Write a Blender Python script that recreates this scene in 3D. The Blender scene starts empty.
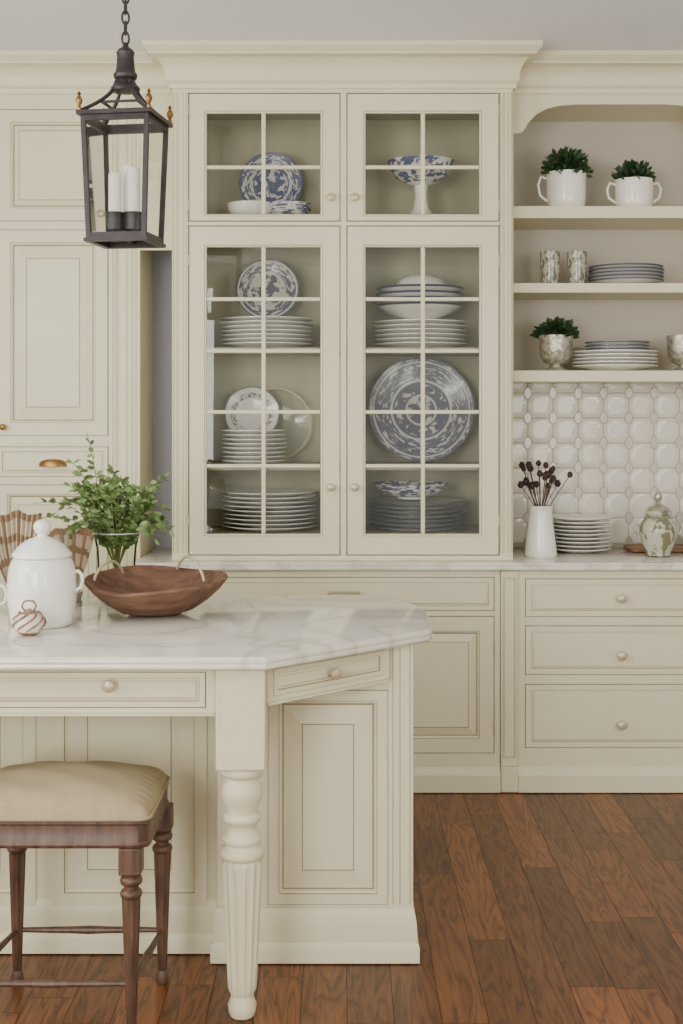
import bpy, math, random
from mathutils import Vector, Matrix
import bmesh
random.seed(7)
F=1300.0; EYE=1.52; HX=341.5; HY=412.0
# survey helpers: convert a measured photo coordinate at a known depth (m) into world metres
def X(u,y): return (u-HX)*y/F
def Z(v,y): return EYE-(v-HY)*y/F
def lin(c):
    out=[]
    for k in c:
        k=k/255.0
        out.append(k/12.92 if k<=0.04045 else ((k+0.055)/1.055)**2.4)
    return (*out,1.0)
# ---------------------------------------------------------------- materials
def newmat(name):
    m=bpy.data.materials.new(name); m.use_nodes=True
    nt=m.node_tree; b=nt.nodes['Principled BSDF']
    return m,nt,b
def N(nt,t,**k):
    n=nt.nodes.new(t)
    for a,v in k.items(): setattr(n,a,v)
    return n
def mat(name,col,rough=.5,metal=0,col2=None,nscale=6,bump=0,bscale=60,coat=0,stretch=None):
    m,nt,b=newmat(name)
    b.inputs['Base Color'].default_value=lin(col)
    b.inputs['Roughness'].default_value=rough
    b.inputs['Metallic'].default_value=metal
    b.inputs['Coat Weight'].default_value=coat
    tc=N(nt,'ShaderNodeTexCoord'); mp=N(nt,'ShaderNodeMapping')
    nt.links.new(tc.outputs['Object'],mp.inputs[0])
    if stretch: mp.inputs['Scale'].default_value=stretch
    if col2:
        n=N(nt,'ShaderNodeTexNoise'); n.inputs['Scale'].default_value=nscale; n.inputs['Detail'].default_value=6
        nt.links.new(mp.outputs[0],n.inputs['Vector'])
        r=N(nt,'ShaderNodeValToRGB'); r.color_ramp.elements[0].position=.35; r.color_ramp.elements[1].position=.65
        r.color_ramp.elements[0].color=lin(col2); r.color_ramp.elements[1].color=lin(col)
        nt.links.new(n.outputs[0],r.inputs[0]); nt.links.new(r.outputs[0],b.inputs['Base Color'])
    if bump:
        n=N(nt,'ShaderNodeTexNoise'); n.inputs['Scale'].default_value=bscale; n.inputs['Detail'].default_value=4
        nt.links.new(mp.outputs[0],n.inputs['Vector'])
        bp=N(nt,'ShaderNodeBump'); bp.inputs['Strength'].default_value=bump; bp.inputs['Distance'].default_value=.004
        nt.links.new(n.outputs[0],bp.inputs['Height']); nt.links.new(bp.outputs[0],b.inputs['Normal'])
    return m
CREAM=mat('cream_paint',(226,221,189),.42,col2=(222,216,182),nscale=2.5,bump=.05,bscale=90)
GLAZE=mat('glaze_line',(150,138,102),.55)
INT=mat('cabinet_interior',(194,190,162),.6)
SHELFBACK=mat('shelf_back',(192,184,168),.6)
CEIL=mat('ceiling_paint',(246,246,252),.8,bump=.05)
WALLM=mat('wall_paint',(190,191,206),.8,bump=.05)
SIDEWALL=mat('side_wall_paint',(228,223,210),.8,bump=.05)
CERAM=mat('white_ceramic',(244,242,233),.18,coat=.4)
CERAM2=mat('cream_ceramic',(232,226,208),.25,coat=.3)
KNOB=mat('knob_nickel',(200,188,156),.32,metal=.35)
BRASS=mat('aged_brass',(158,122,72),.38,metal=.9,col2=(122,92,54),nscale=40)
IRON=mat('dark_bronze',(58,51,53),.42,metal=.4,col2=(46,41,42),nscale=30)
GREEN=mat('leaf_green',(126,148,88),.5,col2=(92,122,66),nscale=18)
GREEN2=mat('leaf_dark',(58,84,48),.5,col2=(38,62,34),nscale=25)
SOIL=mat('potting_soil',(50,40,32),.9,bump=.5)
STEM=mat('stem',(112,114,66),.6)
POD=mat('dried_pod',(72,50,46),.7,col2=(50,34,34),nscale=60,bump=.4)
PSTEM=mat('pod_stem',(96,76,60),.7)
SILVER=mat('aged_silver',(212,206,190),.34,metal=.6,col2=(156,150,134),nscale=55,bump=.6,bscale=80)
CUSH=mat('seat_linen',(178,165,130),.9,col2=(168,154,120),nscale=9,bump=.6,bscale=420)
STOOLW=mat('stool_walnut',(104,76,59),.42,col2=(74,52,41),nscale=9,stretch=(6,6,1),bump=.15)
BOWLW=mat('dough_bowl_wood',(120,86,63),.6,col2=(86,59,44),nscale=5,stretch=(2,8,8),bump=.4,bscale=25)
BOARDW=mat('board_wood',(150,104,66),.5,col2=(120,80,50),nscale=6,stretch=(1,8,8))
NAPK=mat('napkin_cloth',(202,190,168),.9,bump=.4,bscale=300)
NAPB=mat('napkin_brown',(160,134,106),.9,bump=.4,bscale=300)
TWINE=mat('woven_tan',(170,140,112),.8,col2=(120,86,64),nscale=50,bump=.8,bscale=80)
WAX=mat('candle_wax',(240,236,226),.5)
BLACK=mat('black_cup',(28,26,28),.4)
RIMB=mat('plate_rim_blue',(80,84,104),.3,coat=.3)
GROUT=mat('grout',(176,168,148),.8)
TILE=mat('glazed_tile',(228,223,208),.2,coat=.25,bump=.15,bscale=18)
TILEDOT=mat('glazed_tile_dot',(206,201,188),.18,coat=.3)
HOLL=mat('amber_glass',(206,190,150),.1)
def glassmat(name,tint=(1,1,1),ior=1.45,rough=.01):
    m=bpy.data.materials.new(name); m.use_nodes=True; nt=m.node_tree; nt.nodes.clear()
    o=N(nt,'ShaderNodeOutputMaterial'); mx=N(nt,'ShaderNodeMixShader'); fr=N(nt,'ShaderNodeFresnel'); fr.inputs[0].default_value=ior
    t=N(nt,'ShaderNodeBsdfTransparent'); t.inputs[0].default_value=(*tint,1)
    g=N(nt,'ShaderNodeBsdfGlossy'); g.inputs['Roughness'].default_value=rough
    nt.links.new(fr.outputs[0],mx.inputs[0]); nt.links.new(t.outputs[0],mx.inputs[1]); nt.links.new(g.outputs[0],mx.inputs[2]); nt.links.new(mx.outputs[0],o.inputs[0])
    return m
GLASS=glassmat('pane_glass',(.98,.985,.97),1.35)
VGLASS=glassmat('vase_glass',(.93,.97,.91),1.12)
def bluewhite(name,bands,ns=9,thr=.5,base=(236,232,224),blue=(80,92,130),flat=True,dist=.5):
    m,nt,b=newmat(name); b.inputs['Roughness'].default_value=.2; b.inputs['Coat Weight'].default_value=.3
    tc=N(nt,'ShaderNodeTexCoord')
    n=N(nt,'ShaderNodeTexNoise'); n.inputs['Scale'].default_value=ns; n.inputs['Detail'].default_value=2; n.inputs['Distortion'].default_value=dist
    nt.links.new(tc.outputs['Generated'],n.inputs['Vector'])
    r=N(nt,'ShaderNodeValToRGB'); r.color_ramp.elements[0].position=thr-.03; r.color_ramp.elements[1].position=thr+.03
    nt.links.new(n.outputs[0],r.inputs[0])
    fac=r.outputs[0]
    if flat:
        s=N(nt,'ShaderNodeVectorMath',operation='SUBTRACT'); s.inputs[1].default_value=(.5,.5,0)
        nt.links.new(tc.outputs['Generated'],s.inputs[0])
        mu=N(nt,'ShaderNodeVectorMath',operation='MULTIPLY'); mu.inputs[1].default_value=(2,2,0)
        nt.links.new(s.outputs[0],mu.inputs[0])
        ln=N(nt,'ShaderNodeVectorMath',operation='LENGTH'); nt.links.new(mu.outputs[0],ln.inputs[0])
        z=N(nt,'ShaderNodeValToRGB'); z.color_ramp.interpolation='CONSTANT'
        e=z.color_ramp.elements; e[0].position=0; e[0].color=(bands[0][1],)*3+(1,)
        e[1].position=bands[1][0]; e[1].color=(bands[1][1],)*3+(1,)
        for p,v in bands[2:]:
            q=e.new(p); q.color=(v,v,v,1)
        nt.links.new(ln.outputs['Value'],z.inputs[0])
        a=N(nt,'ShaderNodeMath',operation='MULTIPLY_ADD'); a.use_clamp=True; a.inputs[1].default_value=2; a.inputs[2].default_value=-1
        nt.links.new(z.outputs[0],a.inputs[0])
        c=N(nt,'ShaderNodeMath',operation='MULTIPLY'); c.use_clamp=True; c.inputs[1].default_value=2
        nt.links.new(z.outputs[0],c.inputs[0])
        d=N(nt,'ShaderNodeMath',operation='MULTIPLY_ADD'); d.use_clamp=True
        nt.links.new(c.outputs[0],d.inputs[0]); nt.links.new(fac,d.inputs[1]); nt.links.new(a.outputs[0],d.inputs[2])
        fac=d.outputs[0]
    mx=N(nt,'ShaderNodeMix',data_type='RGBA'); mx.inputs[6].default_value=lin(base); mx.inputs[7].default_value=lin(blue)
    nt.links.new(fac,mx.inputs[0]); nt.links.new(mx.outputs[2],b.inputs['Base Color'])
    return m
BW1=bluewhite('willow_blue',[(0,.5),(.52,1),(.56,.5),(.6,0),(.66,.5),(.93,1)],ns=11,thr=.47,base=(226,224,218),blue=(88,98,134))
BW2=bluewhite('toile_grey',[(0,.5),(.52,.0),(.58,.5),(.9,0),(.96,1)],ns=8,thr=.49,base=(216,213,204),blue=(108,108,122))
BW3=bluewhite('big_platter',[(0,.5),(.26,0),(.30,1),(.33,.5),(.50,1),(.54,0),(.58,.5),(.86,1),(.89,0),(.92,.5),(.97,1)],ns=14,thr=.44,base=(196,194,188),blue=(88,91,108),dist=.3)
BW4=bluewhite('rim_plate',[(0,0),(.5,.0),(.6,.5),(.78,0),(.95,1)],ns=14,thr=.5,blue=(132,130,132))
BWB=bluewhite('bowl_blue',[],ns=9,thr=.50,flat=False,blue=(92,101,134))
BWG=bluewhite('tumbler_pattern',[],ns=7,thr=.5,flat=False,base=(192,188,168),blue=(116,114,96))
BWJ=bluewhite('jar_pattern',[],ns=6,thr=.54,flat=False,base=(192,191,168),blue=(118,118,88))
def marble():
    m,nt,b=newmat('marble'); b.inputs['Roughness'].default_value=.14; b.inputs['Coat Weight'].default_value=.2
    tc=N(nt,'ShaderNodeTexCoord')
    n=N(nt,'ShaderNodeTexNoise'); n.inputs['Scale'].default_value=2.0; n.inputs['Detail'].default_value=8; n.inputs['Distortion'].default_value=1.4
    nt.links.new(tc.outputs['Object'],n.inputs['Vector'])
    r=N(nt,'ShaderNodeValToRGB'); e=r.color_ramp.elements
    e[0].position=.40; e[0].color=lin((232,228,213)); e[1].position=.62; e[1].color=lin((235,232,219))
    q=e.new(.50); q.color=lin((209,203,187)); q=e.new(.455); q.color=lin((230,226,211)); q=e.new(.54); q.color=lin((231,227,213))
    nt.links.new(n.outputs[0],r.inputs[0]); nt.links.new(r.outputs[0],b.inputs['Base Color'])
    return m
MARBLE=marble()
def floormat():
    m,nt,b=newmat('oak_planks'); b.inputs['Roughness'].default_value=.38
    at=N(nt,'ShaderNodeAttribute',attribute_name='rnd')
    tc=N(nt,'ShaderNodeTexCoord'); mp=N(nt,'ShaderNodeMapping'); mp.inputs['Scale'].default_value=(9,1.0,1)
    nt.links.new(tc.outputs['Object'],mp.inputs[0])
    mu=N(nt,'ShaderNodeVectorMath',operation='SCALE'); mu.inputs['Scale'].default_value=37.0
    cb=N(nt,'ShaderNodeCombineXYZ'); nt.links.new(at.outputs['Fac'],cb.inputs[0]); nt.links.new(at.outputs['Fac'],cb.inputs[1]); nt.links.new(at.outputs['Fac'],cb.inputs[2])
    nt.links.new(cb.outputs[0],mu.inputs[0])
    ad=N(nt,'ShaderNodeVectorMath',operation='ADD'); nt.links.new(mp.outputs[0],ad.inputs[0]); nt.links.new(mu.outputs[0],ad.inputs[1])
    n=N(nt,'ShaderNodeTexNoise'); n.inputs['Scale'].default_value=1.3; n.inputs['Detail'].default_value=3; n.inputs['Distortion'].default_value=.5
    nt.links.new(ad.outputs[0],n.inputs['Vector'])
    w=N(nt,'ShaderNodeMath',operation='MULTIPLY'); w.inputs[1].default_value=11; nt.links.new(n.outputs[0],w.inputs[0])
    fr=N(nt,'ShaderNodeMath',operation='PINGPONG'); fr.inputs[1].default_value=.5; nt.links.new(w.outputs[0],fr.inputs[0])
    r=N(nt,'ShaderNodeValToRGB'); e=r.color_ramp.elements
    e[0].position=0; e[0].color=lin((80,48,28)); e[1].position=.5; e[1].color=lin((130,84,50)); q=e.new(.16); q.color=lin((113,70,41))
    nt.links.new(fr.outputs[0],r.inputs[0])
    mp2=N(nt,'ShaderNodeMapping'); mp2.inputs['Scale'].default_value=(120,5,1); nt.links.new(tc.outputs['Object'],mp2.inputs[0])
    n2=N(nt,'ShaderNodeTexNoise'); n2.inputs['Scale'].default_value=1.5; n2.inputs['Detail'].default_value=4; nt.links.new(mp2.outputs[0],n2.inputs['Vector'])
    r3=N(nt,'ShaderNodeValToRGB'); e=r3.color_ramp.elements; e[0].position=.35; e[0].color=(.74,.72,.70,1); e[1].position=.6; e[1].color=(1.05,1.05,1.05,1)
    nt.links.new(n2.outputs[0],r3.inputs[0])
    r2=N(nt,'ShaderNodeValToRGB'); e=r2.color_ramp.elements
    e[0].color=(.62,.60,.58,1); e[1].color=(1.28,1.20,1.12,1)
    nt.links.new(at.outputs['Fac'],r2.inputs[0])
    mx=N(nt,'ShaderNodeMix',data_type='RGBA',blend_type='MULTIPLY'); mx.inputs[0].default_value=1
    nt.links.new(r.outputs[0],mx.inputs[6]); nt.links.new(r2.outputs[0],mx.inputs[7])
    my=N(nt,'ShaderNodeMix',data_type='RGBA',blend_type='MULTIPLY'); my.inputs[0].default_value=1
    nt.links.new(mx.outputs[2],my.inputs[6]); nt.links.new(r3.outputs[0],my.inputs[7]); nt.links.new(my.outputs[2],b.inputs['Base Color'])
    bp=N(nt,'ShaderNodeBump'); bp.inputs['Strength'].default_value=.15; bp.inputs['Distance'].default_value=.002
    nt.links.new(n2.outputs[0],bp.inputs['Height']); nt.links.new(bp.outputs[0],b.inputs['Normal'])
    return m
FLOORM=floormat()
GAPM=mat('plank_gap',(48,30,20),.8)
# ---------------------------------------------------------------- geometry builder
def root(name,loc=(0,0,0)):
    e=bpy.data.objects.new(name,None); e.empty_display_size=.1; e.location=loc
    bpy.context.scene.collection.objects.link(e); return e
class G:
    def __init__(s): s.v=[];s.f=[];s.m=[];s.M=Matrix.Identity(4)
    def add(s,vs,fs,mi=0):
        o=len(s.v); s.v+=[tuple(s.M@Vector(p)) for p in vs]; s.f+=[tuple(i+o for i in f) for f in fs]
        s.m+= mi if isinstance(mi,list) else [mi]*len(fs)
        return s
    def box(s,x0,x1,y0,y1,z0,z1,mi=0):
        vs=[(x0,y0,z0),(x1,y0,z0),(x1,y1,z0),(x0,y1,z0),(x0,y0,z1),(x1,y0,z1),(x1,y1,z1),(x0,y1,z1)]
        return s.add(vs,[(0,3,2,1),(4,5,6,7),(0,1,5,4),(1,2,6,5),(2,3,7,6),(3,0,4,7)],mi)
    def lathe(s,prof,c=(0,0,0),n=40,mi=0,mod=None,closed=True,sx=1,sy=1):
        vs=[];fs=[];ms=[]
        for r,z in prof:
            for i in range(n):
                a=2*math.pi*i/n; rr=r*(mod(a,z) if mod else 1)
                vs.append((c[0]+rr*math.cos(a)*sx,c[1]+rr*math.sin(a)*sy,c[2]+z))
        for j in range(len(prof)-1):
            for i in range(n):
                k=(i+1)%n
                fs.append((j*n+i,j*n+k,(j+1)*n+k,(j+1)*n+i)); ms.append(mi[j] if isinstance(mi,list) else mi)
        return s.add(vs,fs,ms)
    def tube(s,pts,r,n=8,mi=0):
        pts=[Vector(p) for p in pts]; vs=[];fs=[]
        up=Vector((0,0,1)); pr=None
        for i,p in enumerate(pts):
            d=(pts[min(i+1,len(pts)-1)]-pts[max(i-1,0)])
            if d.length<1e-9: d=Vector((0,0,1))
            d.normalize()
            if pr is None:
                a=d.cross(up)
                if a.length<1e-3: a=d.cross(Vector((1,0,0)))
            else: a=pr-d*pr.dot(d)
            a.normalize(); pr=a; b=d.cross(a)
            rr=r[i] if isinstance(r,(list,tuple)) else r
            for k in range(n):
                t=2*math.pi*k/n; vs.append(tuple(p+(a*math.cos(t)+b*math.sin(t))*rr))
        for i in range(len(pts)-1):
            for k in range(n):
                q=(k+1)%n; fs.append((i*n+k,i*n+q,(i+1)*n+q,(i+1)*n+k))
        fs.append(tuple(range(n))); fs.append(tuple((len(pts)-1)*n+k for k in range(n)))
        return s.add(vs,fs,mi)
    def ring(s,x0,x1,z0,z1,y,prof,mis=0,cap=True):
        vs=[];fs=[];ms=[]
        for i,d in prof:
            vs+=[(x0+i,y+d,z0+i),(x1-i,y+d,z0+i),(x1-i,y+d,z1-i),(x0+i,y+d,z1-i)]
        for j in range(len(prof)-1):
            for k in range(4):
                q=(k+1)%4; fs.append((j*4+k,j*4+q,(j+1)*4+q,(j+1)*4+k)); ms.append(mis[j] if isinstance(mis,list) else mis)
        if cap:
            j=len(prof)-1; fs.append((j*4,j*4+1,j*4+2,j*4+3)); ms.append(0)
        return s.add(vs,fs,ms)
    def sweep(s,path,prof,closed=False,cap=True,mi=0):
        n=len(path); P=[Vector(p) for p in path]; vs=[];fs=[];m=len(prof)
        def nr(a,b):
            d=(b-a).normalized(); return Vector((d.y,-d.x))
        for i in range(n):
            if closed: n1=nr(P[i-1],P[i]); n2=nr(P[i],P[(i+1)%n])
            else:
                n1=nr(P[max(i-1,0)],P[max(i-1,0)+1]) ; n2=nr(P[min(i,n-2)],P[min(i,n-2)+1])
            mm=(n1+n2)/(1+n1.dot(n2))
            for o,z in prof: vs.append((P[i].x+mm.x*o,P[i].y+mm.y*o,z))
        for i in range(n if closed else n-1):
            j=(i+1)%n
            for k in range(m-1): fs.append((i*m+k,j*m+k,j*m+k+1,i*m+k+1))
        if closed and cap:
            fs.append(tuple(i*m for i in range(n))[::-1]); fs.append(tuple(i*m+m-1 for i in range(n)))
        if not closed:
            fs.append(tuple(range(m))); fs.append(tuple((n-1)*m+k for k in range(m)))
        return s.add(vs,fs,mi)
    def leaf(s,p,d,L,W,mi=0,roll=None):
        d=Vector(d).normalized(); u=Vector((random.uniform(-1,1),random.uniform(-1,1),random.uniform(.2,1)))
        a=d.cross(u)
        if a.length<1e-3: a=d.cross(Vector((1,0,0)))
        a.normalize(); b=a.cross(d)
        p=Vector(p); q=[p,p+d*L*.3+a*W*.42+b*W*.1,p+d*L*.65+a*W*.46+b*W*.12,p+d*L,p+d*L*.65-a*W*.46+b*W*.12,p+d*L*.3-a*W*.42+b*W*.1,p+d*L*.5]
        return s.add([tuple(k) for k in q],[(0,1,6),(1,2,6),(2,3,6),(3,4,6),(4,5,6),(5,0,6)],mi)
    def obj(s,name,mats,parent=None,smooth=32,bevel=0,loc=None,rot=None,norm=True):
        me=bpy.data.meshes.new(name); me.from_pydata(s.v,[],s.f); 
        for m in (mats if isinstance(mats,(list,tuple)) else [mats]): me.materials.append(m)
        for p,i in zip(me.polygons,s.m): p.material_index=i
        bm=bmesh.new(); bm.from_mesh(me); bmesh.ops.remove_doubles(bm,verts=bm.verts,dist=1e-6)
        if norm: bmesh.ops.recalc_face_normals(bm,faces=bm.faces)
        bm.to_mesh(me); bm.free(); me.update()
        if smooth:
            me.shade_smooth(); me.set_sharp_from_angle(angle=math.radians(smooth))
        o=bpy.data.objects.new(name,me); bpy.context.scene.collection.objects.link(o)
        if parent: o.parent=parent
        if loc: o.location=loc
        if rot: o.rotation_euler=rot
        if bevel:
            b=o.modifiers.new('bevel','BEVEL'); b.width=bevel; b.segments=2; b.limit_method='ANGLE'; b.angle_limit=math.radians(40)
        return o
def Rx(d): return Matrix.Rotation(math.radians(d),4,'X')
def Rz(d): return Matrix.Rotation(math.radians(d),4,'Z')
def T(*a): return Matrix.Translation(Vector(a))
CM=[CREAM,GLAZE]
def raised(fw,t=.02,w=.03): 
    return [(0,t),(0,0),(fw,0),(fw+.002,.003),(fw+.007,.004),(fw+.010,.011),(fw+.014,.011),(fw+.014+w,.003),(fw+.017+w,.002)],[0,0,1,0,0,1,0,1]
def drawerp(fw=.014,t=.02):
    return [(0,t),(0,0),(fw,0),(fw+.002,.004),(fw+.006,.004),(fw+.010,-.001),(fw+.013,-.001)],[0,0,1,0,0,0]
def panel(g,x0,x1,z0,z1,y,pr): g.ring(x0,x1,z0,z1,y,pr[0],list(pr[1]))
def knob(g,x,y,z,M=None,k=1.0):
    old=g.M; g.M=(M or old)@T(x,y,z)@Rx(90)
    g.lathe([(0,0),(.011*k,0),(.012*k,.003),(.006*k,.005),(.005*k,.014),(.010*k,.017),(.0155*k,.021),(.0165*k,.026),(.014*k,.031),(.007*k,.034),(0,.0345)],n=20)
    g.M=old

# ================================================================ ROOM SHELL
YB=5.75
CZ=2.99
g=G(); g.box(-2.7,2.7,-2.6,YB+.1,-.06,-.003); fl=g.obj('floor_base',GAPM)
vs=[];fs=[];rn=[]
w=.118; x=-2.7
while x<2.7:
    y=-2.6-random.random()*.9
    while y<YB:
        L=random.choice([.45,.6,.75,.9,1.05]); y0=max(y,-2.6); y1=min(y+L,YB)
        if y1>y0+.01:
            o=len(vs); e=.0008; xx=min(x+w,2.7)
            vs+=[(x+e,y0+e,0),(xx-e,y0+e,0),(xx-e,y1-e,0),(x+e,y1-e,0)]; fs.append((o,o+1,o+2,o+3)); rn.append(random.random())
        y+=L
    x+=w
me=bpy.data.meshes.new('floor'); me.from_pydata(vs,[],fs); me.materials.append(FLOORM)
at=me.attributes.new('rnd','FLOAT','FACE')
for i,r in enumerate(rn): at.data[i].value=r
flo=bpy.data.objects.new('floor',me); bpy.context.scene.collection.objects.link(flo)
fl.parent=flo
G().box(-2.8,2.8,-2.6,YB+.1,CZ,CZ+.08).obj('ceiling',CEIL)
G().box(-2.7,2.7,YB,YB+.1,0,CZ).obj('wall_back',WALLM)
G().box(-2.8,-2.7,-2.6,YB+.1,0,CZ).obj('wall_left',SIDEWALL)
G().box(2.7,2.8,-2.6,YB+.1,0,CZ).obj('wall_right',SIDEWALL)
for nm,a,b in (('baseboard_left',-2.7,-2.685),('baseboard_right',2.685,2.7)):
    G().box(a,b,-2.6,YB,0,.14).obj(nm,CREAM,bevel=.003)

def crown(zb,p=.10):
    pr=[(0,zb),(.010,zb),(.012,zb+.004),(.012,zb+.02),(.016,zb+.022),(.022,zb+.03),(.022,zb+.036)]
    for i in range(1,8):
        t=i/7*math.pi/2; pr.append((.022+(p-.048)*(1-math.cos(t)),zb+.036+(CZ-zb-.085)*math.sin(t)))
    zz=CZ-.049
    pr+=[(p-.02,zz+.002),(p-.02,zz+.010),(p-.012,zz+.016),(p-.004,zz+.026),(p,zz+.03),(p,CZ-.001),(0,CZ-.001)]
    return pr
# ================================================================ CHINA HUTCH (upper glazed)
HYF=5.24; SY=5.38
xl,xr=X(172,HYF),X(513,HYF)
hut=root('china_hutch')
g=G(); zb=.921; zt=CZ-.002
IB=5.70
g.box(xl,xl+.02,HYF,IB+.02,zb,zt); g.box(xr-.02,xr,HYF,IB+.02,zb,zt)
g.box(xl+.0005,X(188.5,HYF),HYF-.001,HYF+.022,Z(555.5,HYF)+.0003,ztop:=Z(93,HYF))
g.box(X(499.5,HYF),xr-.0005,HYF-.001,HYF+.022,Z(555.5,HYF)+.0003,ztop)
g.box(X(340.5,HYF),X(346.5,HYF),HYF-.001,HYF+.022,Z(555.5,HYF)+.0003,ztop)
g.box(xl+.001,xr-.001,HYF-.002,HYF+.022,ztop+.0003,zt)
g.box(X(188.5,HYF),X(499.5,HYF),HYF-.0005,HYF+.0215,Z(225.5,HYF),Z(221.5,HYF))
g.box(xl+.001,xr-.001,HYF-.002,HYF+.03,zb,Z(555.5,HYF))
g.obj('face_frame',CREAM,hut,bevel=.0012)
g=G()
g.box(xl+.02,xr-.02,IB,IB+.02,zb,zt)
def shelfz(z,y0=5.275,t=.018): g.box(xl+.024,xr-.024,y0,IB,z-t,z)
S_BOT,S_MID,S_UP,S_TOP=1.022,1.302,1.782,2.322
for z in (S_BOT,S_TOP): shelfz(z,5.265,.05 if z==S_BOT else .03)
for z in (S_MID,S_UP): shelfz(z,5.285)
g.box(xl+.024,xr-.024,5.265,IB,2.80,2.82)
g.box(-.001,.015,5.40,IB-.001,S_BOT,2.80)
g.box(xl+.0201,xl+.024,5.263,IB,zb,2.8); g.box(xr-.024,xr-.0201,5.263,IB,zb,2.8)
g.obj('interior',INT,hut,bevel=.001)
g=G()
for u in (175.5,185.5,501.5,510.5):
    a=X(u,HYF); g.M=T(a,HYF-.001,zb+.03); g.lathe([(0,0),(.004,0),(.004,ztop-zb-.03),(0,ztop-zb-.03)],n=10)
g.M=Matrix.Identity(4)
g.obj('pilaster_beads',CREAM,hut)
g=G()
for u in (173.3,178.2,183,188.0,499.9,504,508,512):
    a=X(u,HYF); g.box(a-.0009,a+.0009,HYF-.0022,HYF-.0005,zb+.03,ztop)
g.obj('glaze_lines',GLAZE,hut)
def gdoor(name,u0,u1,v0,v1,gu0,gu1,gv0,gv1,hm,vm):
    y=HYF-.003; x0,x1,z0,z1=X(u0,y),X(u1,y),Z(v1,y),Z(v0,y)
    a0,a1,b0,b1=X(gu0,y),X(gu1,y),Z(gv1,y),Z(gv0,y)
    g=G()
    def loop(x0,x1,z0,z1,d): return [(x0,y+d,z0),(x1,y+d,z0),(x1,y+d,z1),(x0,y+d,z1)]
    L=[loop(x0,x1,z0,z1,.022),loop(x0,x1,z0,z1,0)]
    for i,d in ((-.009,0),(-.007,.003),(-.002,.004),(0,.009),(0,.022)): L.append(loop(a0+i,a1-i,b0+i,b1-i,d))
    L.append(L[0]); ms=[0,0,1,0,0,0,0]
    vs=sum(L,[]); fs=[];mm=[]
    for j in range(len(L)-1):
        for k in range(4):
            q=(k+1)%4; fs.append((j*4+k,j*4+q,(j+1)*4+q,(j+1)*4+k)); mm.append(ms[j])
    g.add(vs,fs,mm)
    g.obj(name,CM,hut,smooth=0)
    g=G()
    for v in hm: 
        z=Z(v,y); g.box(a0,a1,y+.003,y+.016,z-.0075,z+.0075)
    x=X(vm,y); g.box(x-.0085,x+.0085,y+.002,y+.017,b0,b1)
    g.obj(name+'_muntins',CREAM,hut,bevel=.003)
    G().box(a0,a1,y+.0085,y+.0105,b0,b1).obj(name+'_glass',GLASS,hut,smooth=0)
gdoor('upper_door_a',189.5,339.5,94,220.5,206.5,320.5,113,214,[167],263.5)
gdoor('upper_door_b',347.5,498.5,94,220.5,365.5,479.5,113,214,[167],423)
gdoor('lower_door_a',189.5,339.5,226.5,554.5,206.5,320.5,247,534,[299,351,412,466],263.5)
gdoor('lower_door_b',347.5,498.5,226.5,554.5,365.5,479.5,247,534,[299,351,412,466],423)
g=G(); y=HYF-.003
for u,v in ((331,198),(354.5,198),(331,487),(354.5,487)): knob(g,X(u,y),y,Z(v,y))
g.obj('knobs',KNOB,hut)
g=G()
for v in (110,205,260,520):
    for u in (189.2,499): g.M=T(X(u,y),y-.001,Z(v,y)-.02); g.lathe([(0,0),(.0035,0),(.0035,.04),(0,.04)],n=8)
g.obj('hinges',KNOB,hut)
g=G(); g.sweep([(xl,SY-.003),(xl,HYF),(xr,HYF),(xr,SY-.003)],crown(2.822,.105)); g.obj('crown_moulding',CREAM,hut)
# ================================================================ BASE CABINETS
LYF=5.20
bc=root('base_cabinet'); bx0,bx1=-.832,X(500,LYF)
g=G(); g.box(bx0,bx1,LYF+.014,YB-.002,.004,.886)
def FB(u0,u1,v0,v1,g): g.box(X(u0,LYF),X(u1,LYF),LYF,LYF+.0135,Z(v1,LYF),Z(v0,LYF))
g.box(bx0,X(193.5,LYF),LYF,LYF+.0135,.1,.886); FB(494.5,500,570.6,768,g); FB(193.5,494.5,570.6,577,g); FB(193.5,494.5,611,616,g); FB(193.5,494.5,753.5,770,g); FB(340.5,346.5,616,753.5,g)
g.obj('carcass',CREAM,bc,bevel=.0012)
g=G(); panel(g,X(194.5,LYF),X(493.5,LYF),Z(610,LYF),Z(578,LYF),LYF-.001,drawerp(.018,t=.014))
for a,b in ((194.5,339.5),(347.5,493.5)): panel(g,X(a,LYF),X(b,LYF),Z(752.5,LYF),Z(617,LYF),LYF-.001,raised(.055,t=.014))
g.obj('fronts',CM,bc,smooth=0)
g=G(); 
for u in (344,): 
    cx=X(u,LYF); zz=Z(592,LYF); g.tube([(cx-.06,LYF,zz),(cx-.06,LYF-.03,zz),(cx-.04,LYF-.04,zz+.004),(cx+.04,LYF-.04,zz+.004),(cx+.06,LYF-.03,zz),(cx+.06,LYF,zz)],.005)
g.tube([(X(494,LYF),LYF-.004,Z(655,LYF)),(X(494,LYF),LYF-.004,Z(641,LYF))],.004); g.tube([(X(494,LYF),LYF-.004,Z(735,LYF)),(X(494,LYF),LYF-.004,Z(722,LYF))],.004)
g.obj('pull',KNOB,bc)
basep=[(0,.004),(.022,.004),(.022,.072),(.018,.078),(.016,.084),(.008,.09),(.004,.098),(0,.1)]
g=G(); g.sweep([(bx0,LYF),(bx1,LYF)],basep); g.obj('base_moulding',CREAM,bc)
rx1=X(729,LYF)
ctop=[(-.02,.889),(-.004,.889),(0,.893),(0,.903),(-.003,.907),(-.001,.912),(-.004,.9185),(-.01,.92)]
g=G(); 
g.sweep([(bx0,YB-.002),(bx0,LYF-.03),(rx1,LYF-.03),(rx1,YB-.002)],ctop,closed=True); g.obj('marble_countertop',MARBLE)
db=root('drawer_cabinet'); 
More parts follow.
